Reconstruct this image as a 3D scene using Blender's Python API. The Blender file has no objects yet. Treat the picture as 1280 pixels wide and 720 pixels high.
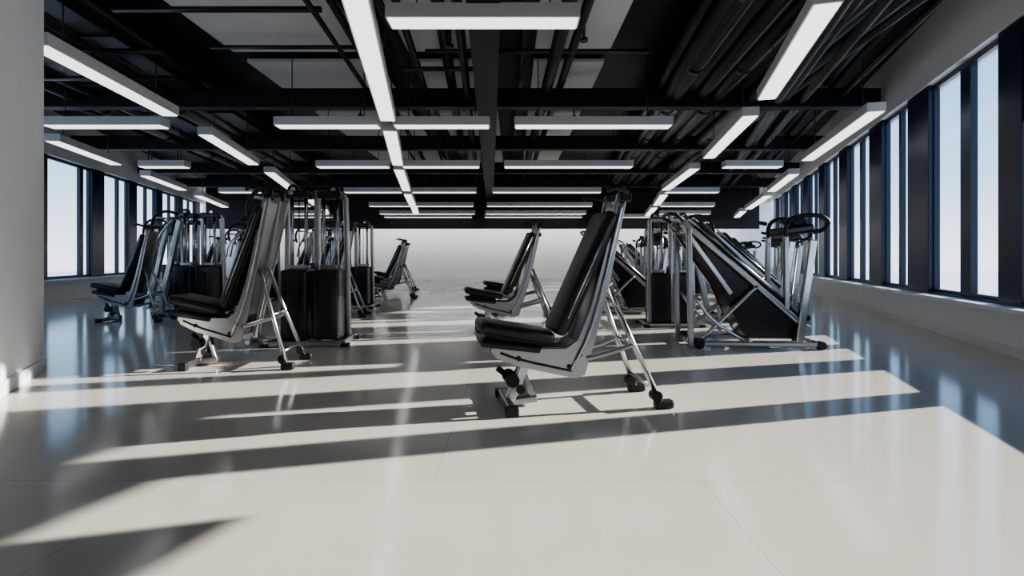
import bpy, bmesh, math, random
from mathutils import Vector, Matrix, Euler
random.seed(4)
S = bpy.context.scene
S.view_settings.view_transform = 'AgX'
try: S.view_settings.look = 'AgX - Medium High Contrast'
except Exception: pass
S.view_settings.exposure = 0.35

# ---------------------------------------------------------------- materials
def mat(name, col, rough=0.5, metal=0.0, noise=0.0, nscale=8.0, bump=0.0, emit=None, spec=None, rvar=0.0):
    m = bpy.data.materials.new(name); m.use_nodes = True
    nt = m.node_tree; b = nt.nodes['Principled BSDF']
    b.inputs['Base Color'].default_value = (*col, 1)
    b.inputs['Roughness'].default_value = rough
    b.inputs['Metallic'].default_value = metal
    if spec is not None: b.inputs['Specular IOR Level'].default_value = spec
    tc = nt.nodes.new('ShaderNodeTexCoord')
    n = nt.nodes.new('ShaderNodeTexNoise'); n.inputs['Scale'].default_value = nscale
    n.inputs['Detail'].default_value = 4
    nt.links.new(tc.outputs['Object'], n.inputs['Vector'])
    if noise > 0:
        r = nt.nodes.new('ShaderNodeMapRange')
        r.inputs['To Min'].default_value = 1-noise; r.inputs['To Max'].default_value = 1+noise
        nt.links.new(n.outputs['Fac'], r.inputs['Value'])
        mx = nt.nodes.new('ShaderNodeVectorMath'); mx.operation = 'SCALE'
        mx.inputs[0].default_value = col
        nt.links.new(r.outputs['Result'], mx.inputs['Scale'])
        nt.links.new(mx.outputs['Vector'], b.inputs['Base Color'])
    if rvar > 0:
        r2 = nt.nodes.new('ShaderNodeMapRange')
        r2.inputs['To Min'].default_value = rough-rvar; r2.inputs['To Max'].default_value = rough+rvar
        nt.links.new(n.outputs['Fac'], r2.inputs['Value'])
        nt.links.new(r2.outputs['Result'], b.inputs['Roughness'])
    if bump > 0:
        bp = nt.nodes.new('ShaderNodeBump'); bp.inputs['Strength'].default_value = bump
        bp.inputs['Distance'].default_value = 0.01
        nt.links.new(n.outputs['Fac'], bp.inputs['Height'])
        nt.links.new(bp.outputs['Normal'], b.inputs['Normal'])
    if emit:
        b.inputs['Emission Color'].default_value = (*emit[0], 1)
        b.inputs['Emission Strength'].default_value = emit[1]
    return m

M_WALL = mat('wall_paint', (0.80,0.80,0.80), 0.7, noise=0.03, nscale=3)
M_WHITE = mat('white_trim', (0.74,0.75,0.77), 0.45, noise=0.03)
M_NAVY = mat('navy_frame', (0.016,0.026,0.058), 0.35, noise=0.1)
M_BLACK = mat('black_structure', (0.006,0.006,0.007), 0.5, noise=0.2, nscale=2)
M_PIPE = mat('black_pipe', (0.014,0.014,0.015), 0.33, noise=0.2, nscale=3)
M_PANEL = mat('ceiling_panel', (0.70,0.70,0.70), 0.8, noise=0.12, nscale=1.5)
M_SIDE = mat('fixture_body', (0.6,0.6,0.6), 0.5)
M_LED = mat('led_diffuser', (0.9,0.9,0.9), 0.5, emit=((1,0.98,0.95), 1.2))
M_WALLFILL = mat('led_wallwash', (0.9,0.9,0.9), 0.5, emit=((1,0.98,0.95), 25))  # glow of the added fill strip for the back wall
M_STEEL = mat('brushed_steel', (0.52,0.52,0.53), 0.22, 1.0, noise=0.06, nscale=20, rvar=0.05)
M_SATIN = mat('silver_paint', (0.38,0.38,0.385), 0.28, 1.0, noise=0.05, nscale=15)
M_PAD = mat('black_vinyl', (0.010,0.010,0.011), 0.36, noise=0.2, nscale=40, bump=0.15)
M_RUB = mat('black_rubber', (0.008,0.008,0.008), 0.5, noise=0.2)
M_SHROUD = mat('shroud_plastic', (0.013,0.013,0.014), 0.25, noise=0.15, nscale=6)
M_SUNBLOCK = mat('blind_fabric', (0.05,0.055,0.07), 0.8, noise=0.1)  # dark sheet of the added sun blockers
M_OUT = mat('hazy_ground', (0.62,0.65,0.68), 0.9, noise=0.15, nscale=0.02)

def floor_mat():
    m = bpy.data.materials.new('polished_floor'); m.use_nodes = True
    nt = m.node_tree; b = nt.nodes['Principled BSDF']
    tc = nt.nodes.new('ShaderNodeTexCoord')
    mp = nt.nodes.new('ShaderNodeMapping'); mp.inputs['Location'].default_value = (0.35,0.1,0)
    nt.links.new(tc.outputs['Object'], mp.inputs['Vector'])
    br = nt.nodes.new('ShaderNodeTexBrick'); br.offset = 0.5; br.squash = 1
    br.inputs['Scale'].default_value = 1.0
    br.inputs['Brick Width'].default_value = 2.4; br.inputs['Row Height'].default_value = 2.4
    br.inputs['Mortar Size'].default_value = 0.003; br.inputs['Mortar Smooth'].default_value = 0.4
    br.inputs['Color1'].default_value = (0.61,0.57,0.515,1)
    br.inputs['Color2'].default_value = (0.625,0.585,0.53,1)
    br.inputs['Mortar'].default_value = (0.44,0.41,0.38,1)
    nt.links.new(mp.outputs['Vector'], br.inputs['Vector'])
    n = nt.nodes.new('ShaderNodeTexNoise'); n.inputs['Scale'].default_value = 1.3; n.inputs['Detail'].default_value = 5
    nt.links.new(tc.outputs['Object'], n.inputs['Vector'])
    r = nt.nodes.new('ShaderNodeMapRange'); r.inputs['To Min'].default_value = 0.94; r.inputs['To Max'].default_value = 1.05
    nt.links.new(n.outputs['Fac'], r.inputs['Value'])
    mx = nt.nodes.new('ShaderNodeVectorMath'); mx.operation='SCALE'
    nt.links.new(br.outputs['Color'], mx.inputs[0]); nt.links.new(r.outputs['Result'], mx.inputs['Scale'])
    nt.links.new(mx.outputs['Vector'], b.inputs['Base Color'])
    r2 = nt.nodes.new('ShaderNodeMapRange'); r2.inputs['To Min'].default_value = 0.09; r2.inputs['To Max'].default_value = 0.16
    nt.links.new(n.outputs['Fac'], r2.inputs['Value']); nt.links.new(r2.outputs['Result'], b.inputs['Roughness'])
    b.inputs['IOR'].default_value = 1.5
    return m
M_FLOOR = floor_mat()

def glass_mat():
    m = bpy.data.materials.new('window_glass'); m.use_nodes = True
    nt = m.node_tree; nt.nodes.clear()
    o = nt.nodes.new('ShaderNodeOutputMaterial'); mix = nt.nodes.new('ShaderNodeMixShader')
    t = nt.nodes.new('ShaderNodeBsdfTransparent'); t.inputs['Color'].default_value = (0.96,0.98,1,1)
    g = nt.nodes.new('ShaderNodeBsdfGlossy'); g.inputs['Roughness'].default_value = 0.02
    mix.inputs['Fac'].default_value = 0.05
    nt.links.new(t.outputs[0], mix.inputs[1]); nt.links.new(g.outputs[0], mix.inputs[2]); nt.links.new(mix.outputs[0], o.inputs[0])
    return m
M_GLASS = glass_mat()

# ---------------------------------------------------------------- mesh builder
class MB:
    def __init__(s, mats): s.bm = bmesh.new(); s.mats = mats
    def mi(s, m): return s.mats.index(m)
    def _fin(s, faces, m, smooth=False):
        i = s.mi(m)
        for f in faces: f.material_index = i; f.smooth = smooth
    def hexa(s, v8, m, bev=0, seg=2, smooth=False):
        v = [s.bm.verts.new(p) for p in v8]
        F = [(0,3,2,1),(4,5,6,7),(0,1,5,4),(1,2,6,5),(2,3,7,6),(3,0,4,7)]
        fs = [s.bm.faces.new([v[i] for i in f]) for f in F]
        s._fin(fs, m, smooth)
        if bev:
            es = list({e for f in fs for e in f.edges})
            r = bmesh.ops.bevel(s.bm, geom=es, offset=bev, segments=seg, profile=0.5, affect='EDGES', clamp_overlap=True)
            s._fin([f for f in r['faces']], m, smooth)
    def box(s, c, size, m, rot=(0,0,0), bev=0, seg=2, smooth=False):
        R = Euler([math.radians(a) for a in rot]).to_matrix(); c = Vector(c)
        x,y,z = [a/2 for a in size]
        P = [(-x,-y,-z),(x,-y,-z),(x,y,-z),(-x,y,-z),(-x,-y,z),(x,-y,z),(x,y,z),(-x,y,z)]
        s.hexa([c+R@Vector(p) for p in P], m, bev, seg, smooth)
    def bar(s, a, b, w, h, m, bev=0.0, seg=2, smooth=False):
        a=Vector(a); b=Vector(b); d=(b-a).normalized()
        ref = Vector((0,1,0)) if abs(d.y)<0.9 else Vector((0,0,1))
        u=(ref-d*ref.dot(d)).normalized(); n=d.cross(u)
        P=[]
        for p in (a,b):
            for (i,j) in ((-1,-1),(1,-1),(1,1),(-1,1)):
                P.append(p+u*(w/2*i)+n*(h/2*j))
        s.hexa(P, m, bev, seg, smooth)
    def prism(s, pts, y0, y1, m, bev=0):
        a=[s.bm.verts.new((p[0],y0,p[1])) for p in pts]; b=[s.bm.verts.new((p[0],y1,p[1])) for p in pts]
        fs=[s.bm.faces.new(a), s.bm.faces.new(list(reversed(b)))]
        n=len(pts)
        for i in range(n):
            j=(i+1)%n; fs.append(s.bm.faces.new((a[j],a[i],b[i],b[j])))
        s._fin(fs,m)
        bmesh.ops.recalc_face_normals(s.bm, faces=fs)
        if bev:
            es=list(set(fs[0].edges)|set(fs[1].edges))
            r=bmesh.ops.bevel(s.bm, geom=es, offset=bev, segments=2, profile=0.5, affect='EDGES', clamp_overlap=True)
            s._fin(r['faces'],m)
    def tube(s, pts, r, m, seg=12, sm=0):
        pts=[Vector(p) for p in pts]
        for _ in range(sm):
            q=[pts[0]]
            for a,b in zip(pts[:-1],pts[1:]): q += [a*0.75+b*0.25, a*0.25+b*0.75]
            q.append(pts[-1]); pts=q
        rings=[]; u=None; n=len(pts)
        for i,p in enumerate(pts):
            d=(pts[min(i+1,n-1)]-pts[max(i-1,0)]).normalized()
            if u is None:
                ref=Vector((0,0,1)) if abs(d.z)<0.9 else Vector((1,0,0))
                u=d.cross(ref).normalized()
            else: u=(u-d*u.dot(d)).normalized()
            w=d.cross(u)
            rings.append([s.bm.verts.new(p+(u*math.cos(t)+w*math.sin(t))*r) for t in [2*math.pi*k/seg for k in range(seg)]])
        fs=[]
        for A,B in zip(rings[:-1],rings[1:]):
            for k in range(seg):
                fs.append(s.bm.faces.new((A[k],A[(k+1)%seg],B[(k+1)%seg],B[k])))
        s._fin(fs,m,True)
        caps=[s.bm.faces.new(list(reversed(rings[0]))), s.bm.faces.new(rings[-1])]
        s._fin(caps,m)
    def mesh(s, name):
        bmesh.ops.recalc_face_normals(s.bm, faces=s.bm.faces)
        me=bpy.data.meshes.new(name); s.bm.to_mesh(me); s.bm.free()
        for m in s.mats: me.materials.append(m)
        return me
def put(name, me, loc=(0,0,0), yaw=0, sc=1.0):
    o=bpy.data.objects.new(name, me); S.collection.objects.link(o)
    o.location=loc; o.rotation_euler=(0,0,math.radians(yaw)); o.scale=(sc,sc,sc) if not isinstance(sc,tuple) else sc
    return o

# ---------------------------------------------------------------- room shell
CEIL=4.3; YB=22.5; YF=-3.0
def RX(y): return 3.2+0.36*y
def LX(y): return -7.22-0.27*y
nR=Vector((1,-0.36,0)).normalized(); nL=Vector((-1,-0.27,0)).normalized()
def wpt(side,y,t):
    if side=='R': return Vector((RX(y),y,0))+nR*t
    return Vector((LX(y),y,0))+nL*t
def wseg(mb, side, ya,yb,za,zb,ta,tb,m,bev=0):
    P=[]
    for z in (za,zb):
        for (y,t) in ((ya,ta),(yb,ta),(yb,tb),(ya,tb)):
            p=wpt(side,y,t); P.append((p.x,p.y,z))
    mb.hexa(P,m,bev)
def slab(mb,z0,z1,m):
    e=.34
    P=[(LX(YF)-e,YF),(RX(YF)+e,YF),(RX(YB)+e,YB),(LX(YB)-e,YB)]
    mb.hexa([(x,y,z0) for x,y in P]+[(x,y,z1) for x,y in P],m)
mb=MB([M_FLOOR]); slab(mb,-.2,0,M_FLOOR); put('floor',mb.mesh('floor'))
mb=MB([M_BLACK]); slab(mb,CEIL,CEIL+.2,M_BLACK); put('ceiling',mb.mesh('ceiling'))
mb=MB([M_WALL]); mb.box(((LX(YB)+RX(YB))/2,YB+.15,CEIL/2),(RX(YB)-LX(YB)+.6,.3,CEIL),M_WALL); put('wall_back',mb.mesh('wall_back'))
mb=MB([M_WALL]); mb.box(((LX(YF)+RX(YF))/2,YF-.15,CEIL/2),(RX(YF)-LX(YF)+.6,.3,CEIL),M_WALL); put('wall_front',mb.mesh('wall_front'))
mb=MB([M_WHITE]); mb.box((-1.2,YB-.012,.06),(24.0,.024,.12),M_WHITE,bev=.004); put('baseboard_back',mb.mesh('baseboard_back'))

HR=3.4; HL=3.3
for side,nm,H in (('R','right',HR),('L','left',HL)):
    mb=MB([M_WALL])
    wseg(mb,side,YF,YB,0,.46,0,.30,M_WALL)
    wseg(mb,side,YF,YB,H,CEIL,0,.30,M_WALL)
    put('wall_'+nm,mb.mesh('wall_'+nm))
    mb=MB([M_WHITE,M_NAVY])
    wseg(mb,side,YF,YB,.461,.505,-.18,.03,M_WHITE,.006)
    wseg(mb,side,YF,YB,.461,.53,.03,.28,M_NAVY)
    put('trim_1' if side=='R' else 'trim_2',mb.mesh('sill_'+nm))
    mb=MB([M_WHITE]); wseg(mb,side,YF,YB,0,.1,-.015,-.001,M_WHITE); put('baseboard_'+nm,mb.mesh('baseboard_'+nm))
colsR=[(-3,-2.4),(-.9,-.5),(1.2,1.5),(4.0,4.26),(5.1,5.5),(7.15,7.85),(8.95,9.6)]
y=11.0
while y<YB: colsR.append((y,min(y+.62,YB))); y+=1.95
mullR=[(6.16,6.40),(8.25,8.33),(10.2,10.32)]+[(c[1]+.6,c[1]+.7) for c in colsR[7:-1]]
colsL=[(-3,-1),(1,1.8),(4,4.6),(7,7.6),(9.0,9.3),(10.9,11.4),(13.2,13.8),(15.2,15.7),(17.1,17.6),(19.0,19.5),(20.9,21.4)]
mullL=[(12.75,12.9),(14.6,14.7),(16.4,16.5),(18.3,18.4),(20.2,20.3)]
wi=1
for side,cols,mul,H in (('R',colsR,mullR,HR),('L',colsL,mullL,HL)):
    mb=MB([M_NAVY])
    for a,b in cols: wseg(mb,side,a,b,.53,H,.03,.17,M_NAVY,.006)
    put('trim_3' if side=='R' else 'trim_4',mb.mesh('columns_'+side))
    for (a,b),(c,d) in zip(cols[:-1],cols[1:]):
        mb=MB([M_NAVY,M_GLASS]); b+=.001; c-=.001
        wseg(mb,side,b,c,H-.07,H-.001,.09,.15,M_NAVY)
        wseg(mb,side,b,c,.531,.57,.09,.15,M_NAVY)
        wseg(mb,side,b,b+.025,.57,H-.07,.09,.15,M_NAVY); wseg(mb,side,c-.025,c,.57,H-.07,.09,.15,M_NAVY)
        for (e,f) in mul:
            if b<e and f<c: wseg(mb,side,e,f,.57,H-.07,.08,.15,M_NAVY)
        p=wpt(side,b+.025,.12); q=wpt(side,c-.025,.12)
        v=[mb.bm.verts.new(t) for t in ((p.x,p.y,.57),(q.x,q.y,.57),(q.x,q.y,H-.07),(p.x,p.y,H-.07))]
        mb._fin([mb.bm.faces.new(v)],M_GLASS)
        put('window_%d'%wi,mb.mesh('window_%d'%wi)); wi+=1
for a,b,z in ((-2.4,-.9,1.5),(-.5,1.2,1.5),(1.5,2.75,1.68),(2.75,3.4,1.9),(3.4,4.0,2.15),(4.26,5.1,2.38)):  # out-of-view panels added to trim the sun patch, stepped in height
    mb=MB([M_SUNBLOCK,M_NAVY]); wseg(mb,'R',a+.005,b-.005,z,3.28,.05,.055,M_SUNBLOCK); wseg(mb,'R',a+.005,b-.005,3.28,3.38,.015,.08,M_NAVY); wseg(mb,'R',a+.005,b-.005,z-.03,z,.04,.065,M_NAVY)
    put('roller_blind',mb.mesh('roller_blind'))
# white pillar at left
mb=MB([M_WALL])
P=[(-3.1,2.65),(-4.15,4.54),(-4.85,4.15),(-3.8,2.26)]
mb.hexa([(x,y,0) for x,y in P]+[(x,y,CEIL) for x,y in P],M_WALL)
put('pillar',mb.mesh('pillar'))
mb=MB([M_WHITE])
d=Vector((-1.05,1.89,0)).normalized(); n=Vector((d.y,-d.x,0))
a=Vector((-3.1,2.65,0)); b=Vector((-4.15,4.54,0))+d*.015
Q=[a+n*.001,b+n*.001,b+n*.015,a+n*.015]
mb.hexa([(q.x,q.y,0) for q in Q]+[(q.x,q.y,.11) for q in Q],M_WHITE); put('baseboard_pillar',mb.mesh('bbp'))

mb=MB([M_BLACK]); mb.box((-1.2,21.0,(2.18+CEIL)/2),(22.6,.2,CEIL-2.18-.004),M_BLACK)
put('bulkhead',mb.mesh('bulkhead'))
mb=MB([M_BLACK,M_WALLFILL]); mb.box((-1.2,21.14,2.42),(22.4,.06,.14),M_BLACK); mb.box((-1.2,21.174,2.42),(22.3,.008,.10),M_WALLFILL)  # emissive strip added behind the bulkhead to brighten the back wall
put('wall_washer_light',mb.mesh('wall_washer_light'))

# ---------------------------------------------------------------- ceiling services
mb=MB([M_PANEL])
def panel(x0,x1,y0,y1,z=4.2): mb.box(((x0+x1)/2,(y0+y1)/2,z),(x1-x0,y1-y0,.06),M_PANEL,bev=.01)
for y0,y1 in ((3.0,5.4),(5.6,7.9),(8.3,10.8),(11.2,14.2),(14.8,18)):
    for x0,x1 in ((-4.3,-2.2),(-1.6,-.3),(.35,1.5)): panel(x0,x1,y0,y1)
    panel(4.2,4.9,y0,y1) if y0>5 else None
panel(-7.3,-6.2,6.0,8.2); panel(-7.6,-6.6,8.8,12)
put('ceiling_panel',mb.mesh('ceiling_panel'))
mb=MB([M_BLACK])
for y in (.8,4.0,8.8,12.2,15.6,18.6):
    mb.box((0,y,3.72),((RX(y)-LX(y))-.2,.22,.32),M_BLACK,bev=.01)
cb=mb.mesh('cb')
for v in cb.vertices:
    v.co.x += (RX(v.co.y)+LX(v.co.y))/2
put('ceiling_crossbeams',cb)
mb=MB([M_BLACK])
P=[(-.12,-2.9),(.2,-2.9),(-.75,20.8),(-1.05,20.8)]
mb.hexa([(x,y,3.3) for x,y in P]+[(x,y,3.6) for x,y in P],M_BLACK); put('ceiling_beam',mb.mesh('ceiling_beam'))
pipe=MB([M_PIPE,M_STEEL])
def run(x0,sl,z,r,y0=-2.8,y1=20.8): pipe.tube([(x0+sl*y0,y0,z),(x0+sl*y1,y1,z)],r,M_PIPE,seg=14)
for x in (-7.3,-6.9,-6.6,-6.25,-5.3,-5.0,-4.7,-4.45): run(x+.2,-.12,3.9+random.uniform(-.08,.12),random.choice((.05,.08,.12)))
for x in (-1.95,-1.75,-1.2,-.95,-.5): run(x,-.06,3.9+random.uniform(-.08,.12),random.choice((.035,.05,.08)))
for x in (-.32,-.1): run(x,-.05,3.75,.06)
for x in (.30,.75,.98): run(x,-.02,3.9+random.uniform(-.08,.12),random.choice((.04,.06,.09)))
x=1.6
while x<4.1: 
    run(x,.10,3.68+random.uniform(0,.36),random.choice((.05,.07,.1,.12))); x+=random.uniform(.14,.25)
x=1.8
while x<3.0:
    run(x,.31,3.68+random.uniform(0,.4),random.choice((.05,.08,.1))); x+=.14
for x0,sl in ((1.9,.10),(2.6,.10),(3.3,.10),(-6.4,-.12),(-5.0,-.12)):
    for k in range(9):
        y=1+k*2.1; X=x0+sl*y; pipe.tube([(X,y,3.78),(X,y+.09,3.78)],.15,M_PIPE,14)
    run(x0,sl,3.78,.135)
for x,y in ((-3.3,7.3),(-2.7,10)): pipe.tube([(-4.3,y,4.0),(-1.9,y,4.0)],.03,M_PIPE)
for x0,x1,y,z in ((-1.2,1.9,7.1,3.86),(-1.6,-.2,7.6,3.8),(-4.6,-2.2,5.9,3.86),(-6.8,-4.5,6.6,3.66),(-7.4,-5.0,7.6,3.66)): pipe.tube([(x0,y,z),(x1,y,z)],.035,M_PIPE)
pipe.tube([(-2.05,6.9,4.0),(-1.7,6.9,4.0)],.14,M_PIPE); pipe.tube([(-1.88,6.9,4.2),(-1.88,6.9,3.8)],.09,M_PIPE)
for x,y in ((-.8,6.6),(.9,6.4),(-2.9,9.8),(1.2,9.9)):
    pipe.tube([(x,y,4.28),(x,y,3.72)],.018,M_PIPE,8); pipe.tube([(x,y,3.74),(x,y,3.70)],.05,M_PIPE,10)
put('ceiling_pipes',pipe.mesh('ceiling_pipes'))
mb=MB([M_PIPE])
for (x0,x1,w,z) in ((-5.9,-8.2,.5,3.95),(-4.5,-7.0,.40,3.98),(2.05,3.6,.35,3.98)):
    P=[(x0,-2.8),(x0+w,-2.8),(x1+w,20.8),(x1,20.8)]
    mb.hexa([(a,b,z-.16) for a,b in P]+[(a,b,z+.16) for a,b in P],M_PIPE,.01)
    for k in range(14):
        y=-2+k*1.7; xx=x0+(x1-x0)*(y+2.8)/23.6
        mb.box((xx+w/2,y,z),(w+.06,.05,.38),M_PIPE)
put('ventilation_duct',mb.mesh('ventilation_duct'))

# ---------------------------------------------------------------- linear lights
def ZL(y): return 3.35-0.036*y
def light(a,b,w=.24,h=.13):
    a=Vector((a[0],a[1],ZL(a[1]))); b=Vector((b[0],b[1],ZL(b[1])))
    d=(b-a).normalized(); u=Vector((d.y,-d.x,0)).normalized()
    m=MB([M_SIDE,M_LED,M_BLACK])
    up=Vector((0,0,1))
    m.hexa([a-u*w/2,b-u*w/2,b+u*w/2,a+u*w/2]+[p+up*h for p in (a-u*w/2,b-u*w/2,b+u*w/2,a+u*w/2)],M_SIDE)
    e=.018; a2=a+d*.02; b2=b-d*.02; w2=w/2-e
    q=[a2-u*w2,b2-u*w2,b2+u*w2,a2+u*w2]
    m.hexa([p-up*.014 for p in q]+[p+up*.002 for p in q],M_LED)
    for t in (.15,.85):
        p=a+(b-a)*t; m.tube([p+up*h,(p.x,p.y,CEIL-.005)],.008,M_BLACK,seg=6)
    put('linear_light',m.mesh('linear_light'))
for (x0,y0,x1,y1) in ((-.75,1.2,-1.2,3.95),(-1.3,4.15,-1.88,7.75),(-1.98,8.3,-2.42,10.85),(-2.5,11.3,-2.9,14.1),(-3.0,14.7,-3.3,17),(-3.35,17.5,-3.6,19.2),
    (-4.84,5.2,-5.0,7.5),(-5.1,8.5,-5.45,10.8),(-5.5,11.6,-6.0,14.0),(-6.1,15.2,-6.5,17.0),(-6.6,18,-7,19.3),
    (2.0,1.0,2.6,4.0),(2.72,4.4,3.38,6.8),(3.5,7.5,3.92,10.2),(4.0,11.2,4.2,14),(4.4,14.8,4.8,17),(4.9,17.6,5.3,20),
    (5.2,7.3,6.0,10.4),(6.5,11.8,7.2,14.2),(7.5,15,8.3,18),(8.4,18.6,9,20.5),
    (-8.0,8.9,-8.35,10.8),(-8.6,12,-9,14),(-9.2,15,-9.8,17.5)):
    light((x0,y0),(x1,y1))
for y,segs in ((1.6,[(-.5,1.5)]),(4.75,[(-1.15,.62)]),(8.05,[(-7.3,-5.45),(-3.7,-2.08),(-1.85,-.35),(.04,2.5)]),
    (11.05,[(-8.0,-7.0),(-4.2,-2.65),(-2.35,-.7),(-.17,2.6),(4.56,5.8)]),
    (14.4,[(-8.2,-7.0),(-4.7,-3.1),(-2.8,-1.0),(-.55,2.5),(4.3,5.8)]),
    (17.25,[(-8.3,-6.8),(-4.8,-1.3),(-.85,2.7),(5.0,6.8)]),
    (19.4,[(-8.6,-7.0),(-5,-1.4),(-1.0,2.8),(5.6,7.5)]),
    (20.5,[(-8.8,-7.2),(-5.1,-1.6),(-1.1,2.8),(3.4,7.3)])):
    for a,b in segs: light((a,y),(b,y))

# ---------------------------------------------------------------- equipment
EM=[M_STEEL,M_SATIN,M_PAD,M_RUB,M_SHROUD,M_BLACK]
def bench_mesh():
    m=MB(EM)
    m.bar((-.04,-.22,.035),(-.04,.22,.035),.06,.05,M_SATIN,.008)
    for s in(-1,1): m.box((-.04,.23*s,.032),(.085,.05,.064),M_RUB,bev=.01)
    m.bar((-.02,0,.05),(.10,0,.32),.09,.07,M_STEEL,.012)
    m.bar((.14,0,.06),(.05,0,.30),.05,.035,M_SATIN,.008)
    m.bar((-.04,0,.03),(.17,0,.05),.07,.05,M_SATIN,.01)
    for s in(-1,1):
        m.tube([(-.01,.05*s,.19),(-.01,.095*s,.19)],.045,M_RUB,16)
        m.tube([(.05,.045*s,.12),(.05,.06*s,.12)],.03,M_SHROUD,12)
    m.tube([(-.05,0,.22),(-.10,0,.26)],.02,M_RUB)
    prof=[(-.17,.40),(-.13,.35),(.02,.29),(.40,.20),(.47,.22),(.545,.46),(.63,.78),(.70,1.10),(.765,1.40),(.745,1.44),(.70,1.43),(.61,1.04),(.51,.68),(.42,.46),(.34,.405),(.12,.41),(-.15,.43)]
    for s in(-1,1): 
        y0=.10*s; y1=.135*s
        m.prism(prof,min(y0,y1),max(y0,y1),M_SATIN,.006)
        m.tube([(.38,.14*s,.27),(.50,.14*s,.50),(.59,.14*s,.80),(.68,.14*s,1.18),(.73,.14*s,1.38)],.014,M_STEEL,10,1)
        m.tube([(-.10,.137*s,.385),(.03,.137*s,.335),(.38,.137*s,.25)],.008,M_SHROUD,8,1)
        for (bx,bz) in ((.02,.345),(.36,.28),(.43,.36),(.66,1.15)):
            m.tube([(bx,.132*s,bz),(bx,.148*s,bz)],.016,M_RUB,10)
    m.bar((.20,0,.34),(.46,0,.30),.2,.10,M_BLACK,.01)
    m.bar((.47,0,.42),(.72,0,1.36),.2,.05,M_SATIN,.01)
    m.box((.01,0,.515),(.50,.36,.075),M_PAD,rot=(0,10,0),bev=.032,seg=4,smooth=True)
    m.box((-.03,0,.425),(.40,.31,.05),M_PAD,rot=(0,8,0),bev=.02,seg=3,smooth=True)
    m.box((.0,0,.467),(.34,.22,.04),M_BLACK,rot=(0,9,0))
    m.box((.475,0,.90),(.09,.34,.90),M_PAD,rot=(0,24.5,0),bev=.038,seg=4,smooth=True)
    m.box((.51,0,.885),(.05,.28,.80),M_SHROUD,rot=(0,24.5,0),bev=.01)
    m.tube([(.34,-.172,.60),(.64,-.172,1.25)],.006,M_STEEL,6)
    m.tube([(.735,-.22,1.42),(.735,.22,1.42)],.02,M_RUB)
    for s in(-1,1):
        m.tube([(.735,.2*s,1.42),(.70,.25*s,1.44),(.62,.25*s,1.455),(.585,.25*s,1.43)],.017,M_RUB,10,1)
        m.box((.75,.13*s,1.41),(.09,.05,.07),M_SHROUD,bev=.012)
    for s in(-1,1):
        m.tube([(.645,.09*s,.80),(.80,.15*s,.42),(.965,.21*s,.05)],.019,M_STEEL)
        m.tube([(.48,.13*s,.33),(.66,.14*s,.37),(.815,.155*s,.42)],.017,M_SATIN,10,1)
        m.box((.985,.22*s,.028),(.13,.07,.056),M_RUB,bev=.016)
        m.tube([(.93,.18*s,.085),(.93,.25*s,.085)],.035,M_RUB,14)
    m.tube([(.925,-.19,.14),(.925,.19,.14)],.015,M_STEEL)
    m.tube([(.80,-.15,.43),(.80,.15,.43)],.015,M_STEEL)
    return m.mesh('weight_bench')
def tower_mesh():
    m=MB(EM)
    for s in(-1,1): m.bar((-.42,.26*s,.035),(.45,.26*s,.035),.07,.06,M_SATIN,.01)
    for x in(-.40,.02,.43):
        m.bar((x,-.30,.04),(x,.30,.04),.06,.06,M_SATIN,.01)
    for x in(-.42,.46):
        for s in(-1,1): m.box((x,.28*s,.02),(.09,.1,.04),M_RUB,bev=.01)
    for x in(-.14,.22):
        m.box((x,0,.46),(.29,.42,.80),M_SHROUD,bev=.03,seg=3)
        m.box((x,-.213,.45),(.12,.012,.62),M_RUB,bev=.004)
        for k in range(11): m.box((x,-.222,.2+k*.05),(.10,.008,.03),M_BLACK)
        for dx in(-.08,.08):
            m.tube([(x+dx,0,.8),(x+dx,0,1.72)],.022,M_STEEL)
        m.box((x,0,.89),(.2,.2,.05),M_SATIN,bev=.008)
        m.tube([(x,0,.85),(x,0,1.7)],.006,M_RUB,6)
        m.box((x,0,1.73),(.27,.18,.09),M_SHROUD,bev=.02,seg=3)
    m.bar((-.33,.16,.05),(-.30,.10,1.76),.10,.05,M_SATIN,.014)
    m.bar((.02,.17,.05),(.04,.10,1.80),.09,.06,M_SATIN,.014)
    m.bar((.39,.16,.05),(.37,.10,1.72),.10,.05,M_SATIN,.014)
    m.bar((-.30,.09,1.72),(.38,.09,1.72),.06,.06,M_SATIN,.014)
    for x in(-.20,.26):
        m.tube([(x,-.03,1.79),(x,.03,1.79)],.065,M_RUB,18)
        m.tube([(x,-.04,1.79),(x,.04,1.79)],.03,M_STEEL,12)
    for s in(-1,1):
        m.tube([(-.20,.2*s,1.74),(-.36,.24*s,1.80),(-.54,.27*s,1.74),(-.62,.27*s,1.56),(-.58,.26*s,1.38)],.024,M_RUB,12,2)
        m.tube([(-.58,.26*s,1.46),(-.68,.26*s,1.42)],.026,M_RUB)
        m.tube([(-.30,.2*s,1.66),(-.52,.25*s,1.34),(-.58,.24*s,1.02)],.022,M_STEEL,12,1)
    m.tube([(-.20,-.2,1.74),(-.20,.2,1.74)],.025,M_SATIN)
    m.tube([(-.54,-.27,1.68),(-.54,.27,1.68)],.02,M_STEEL)
    m.bar((-.60,0,.30),(-.30,0,1.66),.08,.09,M_SATIN,.012)
    m.bar((-.62,0,.06),(-.60,0,.34),.08,.07,M_SATIN,.012)
    m.bar((-.70,0,.04),(-.38,0,.04),.08,.05,M_SATIN,.012)
    m.tube([(-.62,-.25,.05),(-.62,.25,.05)],.025,M_SATIN)
    return m.mesh('cable_machine')
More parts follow.
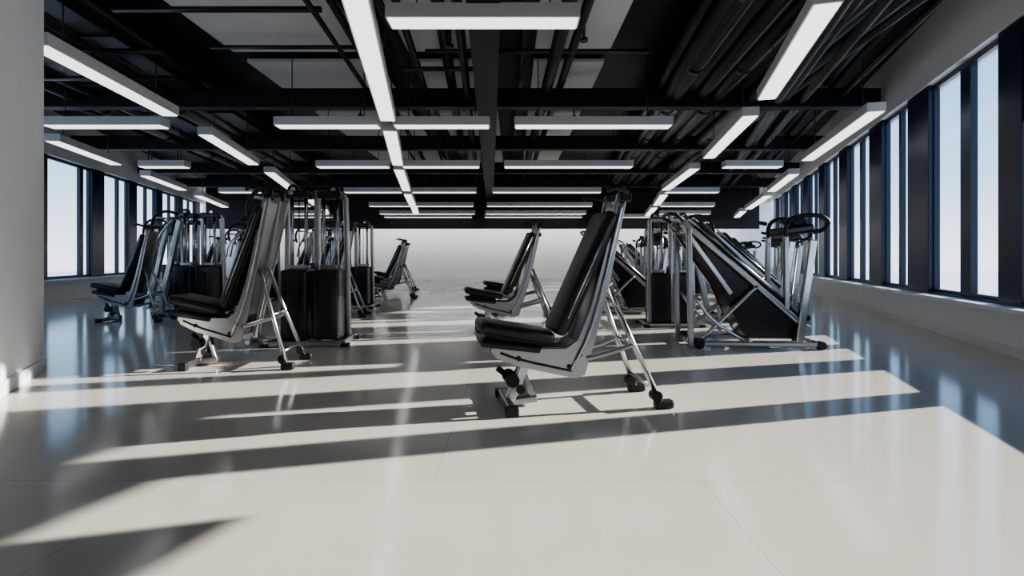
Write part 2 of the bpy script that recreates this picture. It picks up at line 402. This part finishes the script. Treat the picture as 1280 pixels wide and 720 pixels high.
def press_mesh():
    m=MB(EM)
    body=[(-.06,1.33),(.12,1.37),(.24,1.27),(1.17,.32),(1.22,.20),(1.16,.10),(.62,.10),(.50,.30),(.36,.62)]
    m.prism(body,-.17,.17,M_SHROUD,.02)
    m.bar((.10,0,1.40),(1.18,0,.34),.42,.05,M_PAD,.018)
    for s in(-1,1):
        g=[(.10,1.20),(1.16,.26),(1.16,.10),(.62,.10),(.48,.34),(.30,.74)]
        m.prism(g,min(.185*s,.20*s),max(.185*s,.20*s),M_SHROUD,.004)
        m.bar((-.10,.24*s,1.40),(1.24,.24*s,.22),.05,.06,M_SATIN,.012)
        m.tube([(-.02,.20*s,1.44),(1.10,.20*s,.46)],.018,M_STEEL)
        m.bar((-.12,.26*s,1.38),(.42,.26*s,.60),.035,.05,M_STEEL,.01)
        m.bar((-.02,.29*s,.05),(-.04,.27*s,1.33),.055,.06,M_SATIN,.012)
        m.tube([(.06,.29*s,.06),(.52,.27*s,.52),(.70,.25*s,.68)],.024,M_STEEL,12,1)
        m.tube([(.02,.29*s,.58),(.20,.29*s,.30),(.58,.29*s,.07)],.02,M_STEEL,12,1)
        m.bar((-.04,.29*s,.05),(1.40,.29*s,.05),.05,.05,M_SATIN,.01)
        m.tube([(.06,.24*s,.055),(.06,.34*s,.055)],.055,M_RUB,16)
        m.tube([(1.36,.25*s,.045),(1.36,.33*s,.045)],.045,M_RUB,16)
        m.bar((1.14,.27*s,.06),(1.30,.24*s,1.20),.06,.085,M_STEEL,.014)
        m.bar((1.02,.25*s,.44),(1.02,.22*s,1.24),.05,.055,M_SATIN,.012)
        m.tube([(1.02,.22*s,1.15),(1.02,.23*s,1.40),(1.16,.26*s,1.47),(1.36,.29*s,1.46),(1.46,.29*s,1.39),(1.40,.28*s,1.30),(1.30,.24*s,1.28)],.024,M_RUB,12,2)
        m.tube([(.98,.2*s,1.40),(.96,.32*s,1.42)],.024,M_RUB)
    m.box((1.18,0,1.31),(.34,.40,.10),M_SHROUD,rot=(0,-8,0),bev=.03,seg=3)
    m.box((1.22,0,1.40),(.16,.24,.10),M_RUB,rot=(0,-25,0),bev=.02)
    m.tube([(-.04,-.28,1.30),(-.04,.28,1.30)],.025,M_STEEL)
    m.tube([(1.36,-.31,.05),(1.36,.31,.05)],.028,M_STEEL)
    m.tube([(.0,-.31,.05),(.0,.31,.05)],.028,M_STEEL)
    m.tube([(-.10,-.26,1.42),(-.22,-.30,1.50),(-.22,.30,1.50),(-.10,.26,1.42)],.02,M_RUB,10,1)
    m.tube([(.62,-.3,.08),(.62,.3,.08)],.02,M_STEEL)
    return m.mesh('leg_press_machine')
BE=bench_mesh(); TO=tower_mesh(); PR=press_mesh()
for x,y,w,s in ((0.0,3.45,10,1.0),(-2.88,4.76,3,(.88,1.05,1.12)),(-.40,6.9,8,1.02),(-.28,9.2,8,1.0),(-3.4,8.7,5,(.9,1,1.05)),(-3.4,12.6,5,1.0),
                (-6.3,8.05,4,(.85,1,1.04)),(-8.1,12.9,0,1.05),(-4.7,11.4,3,1.0),(-6.3,14.2,0,1.0),(-3.9,15.5,0,1.0)):
    put('weight_bench',BE,(x,y,0),w,s)
for x,y,w,s in ((-2.35,6.0,4,1.0),(-5.5,8.95,0,1.0),(-3.2,10.3,0,.95),(-6.9,10.7,0,1.0),(-6.0,12.2,0,1.0),(-7.6,14.9,0,1.0),(-4.9,13.3,0,1.0),
                (2.35,7.6,180,.9),(3.15,10.9,180,.9),(4.6,13.6,180,1.0)):
    put('cable_machine',TO,(x,y,0),w,s)
for x,y,w,s in ((2.02,5.95,-4,1.0),(3.3,8.4,0,1.0),(1.5,9.4,0,.98),(4.4,10.6,0,1.0),(2.0,12.2,0,1.0),(5.2,12.3,0,1.0),(3.3,15.0,0,1.0),(5.8,15.2,0,1.0),(6.4,17.4,0,1.0)):
    put('leg_press_machine',PR,(x,y,0),w,s)

# ---------------------------------------------------------------- outside, light, camera
mb=MB([M_OUT]); mb.box((0,0,-40),(3000,3000,.5),M_OUT); put('ground',mb.mesh('ground'))
w=bpy.data.worlds.new('sky'); S.world=w; w.use_nodes=True; nt=w.node_tree
bg=nt.nodes['Background']; tc=nt.nodes.new('ShaderNodeTexCoord'); sx=nt.nodes.new('ShaderNodeSeparateXYZ'); cr=nt.nodes.new('ShaderNodeValToRGB')
nt.links.new(tc.outputs['Generated'],sx.inputs[0]); nt.links.new(sx.outputs['Z'],cr.inputs[0]); nt.links.new(cr.outputs[0],bg.inputs[0])
e=cr.color_ramp.elements; e[0].position=0.0; e[0].color=(0.80,0.86,0.91,1); e[1].position=1; e[1].color=(0.07,0.18,0.42,1)
k=e.new(.12); k.color=(0.42,0.61,0.79,1); k=e.new(.35); k.color=(0.18,0.37,0.68,1)
bg.inputs[1].default_value=1.75
su=bpy.data.lights.new('sun','SUN'); su.energy=12.5; su.angle=math.radians(.5); su.color=(1,.94,.85)
so=bpy.data.objects.new('sun',su); S.collection.objects.link(so)
el=math.radians(18.2); az=math.radians(14.3)
dirn=Vector((math.cos(az)*math.cos(el),math.sin(az)*math.cos(el),math.sin(el)))
so.rotation_euler=dirn.to_track_quat('Z','Y').to_euler(); so.location=(20,8,9)
cam=bpy.data.cameras.new('camera'); co=bpy.data.objects.new('camera',cam); S.collection.objects.link(co)
co.location=(0,0,1.0); co.rotation_euler=(math.radians(90),0,0); cam.lens=18; cam.sensor_width=36; cam.shift_y=-0.0297; cam.clip_end=3000; cam.clip_start=.05
S.camera=co
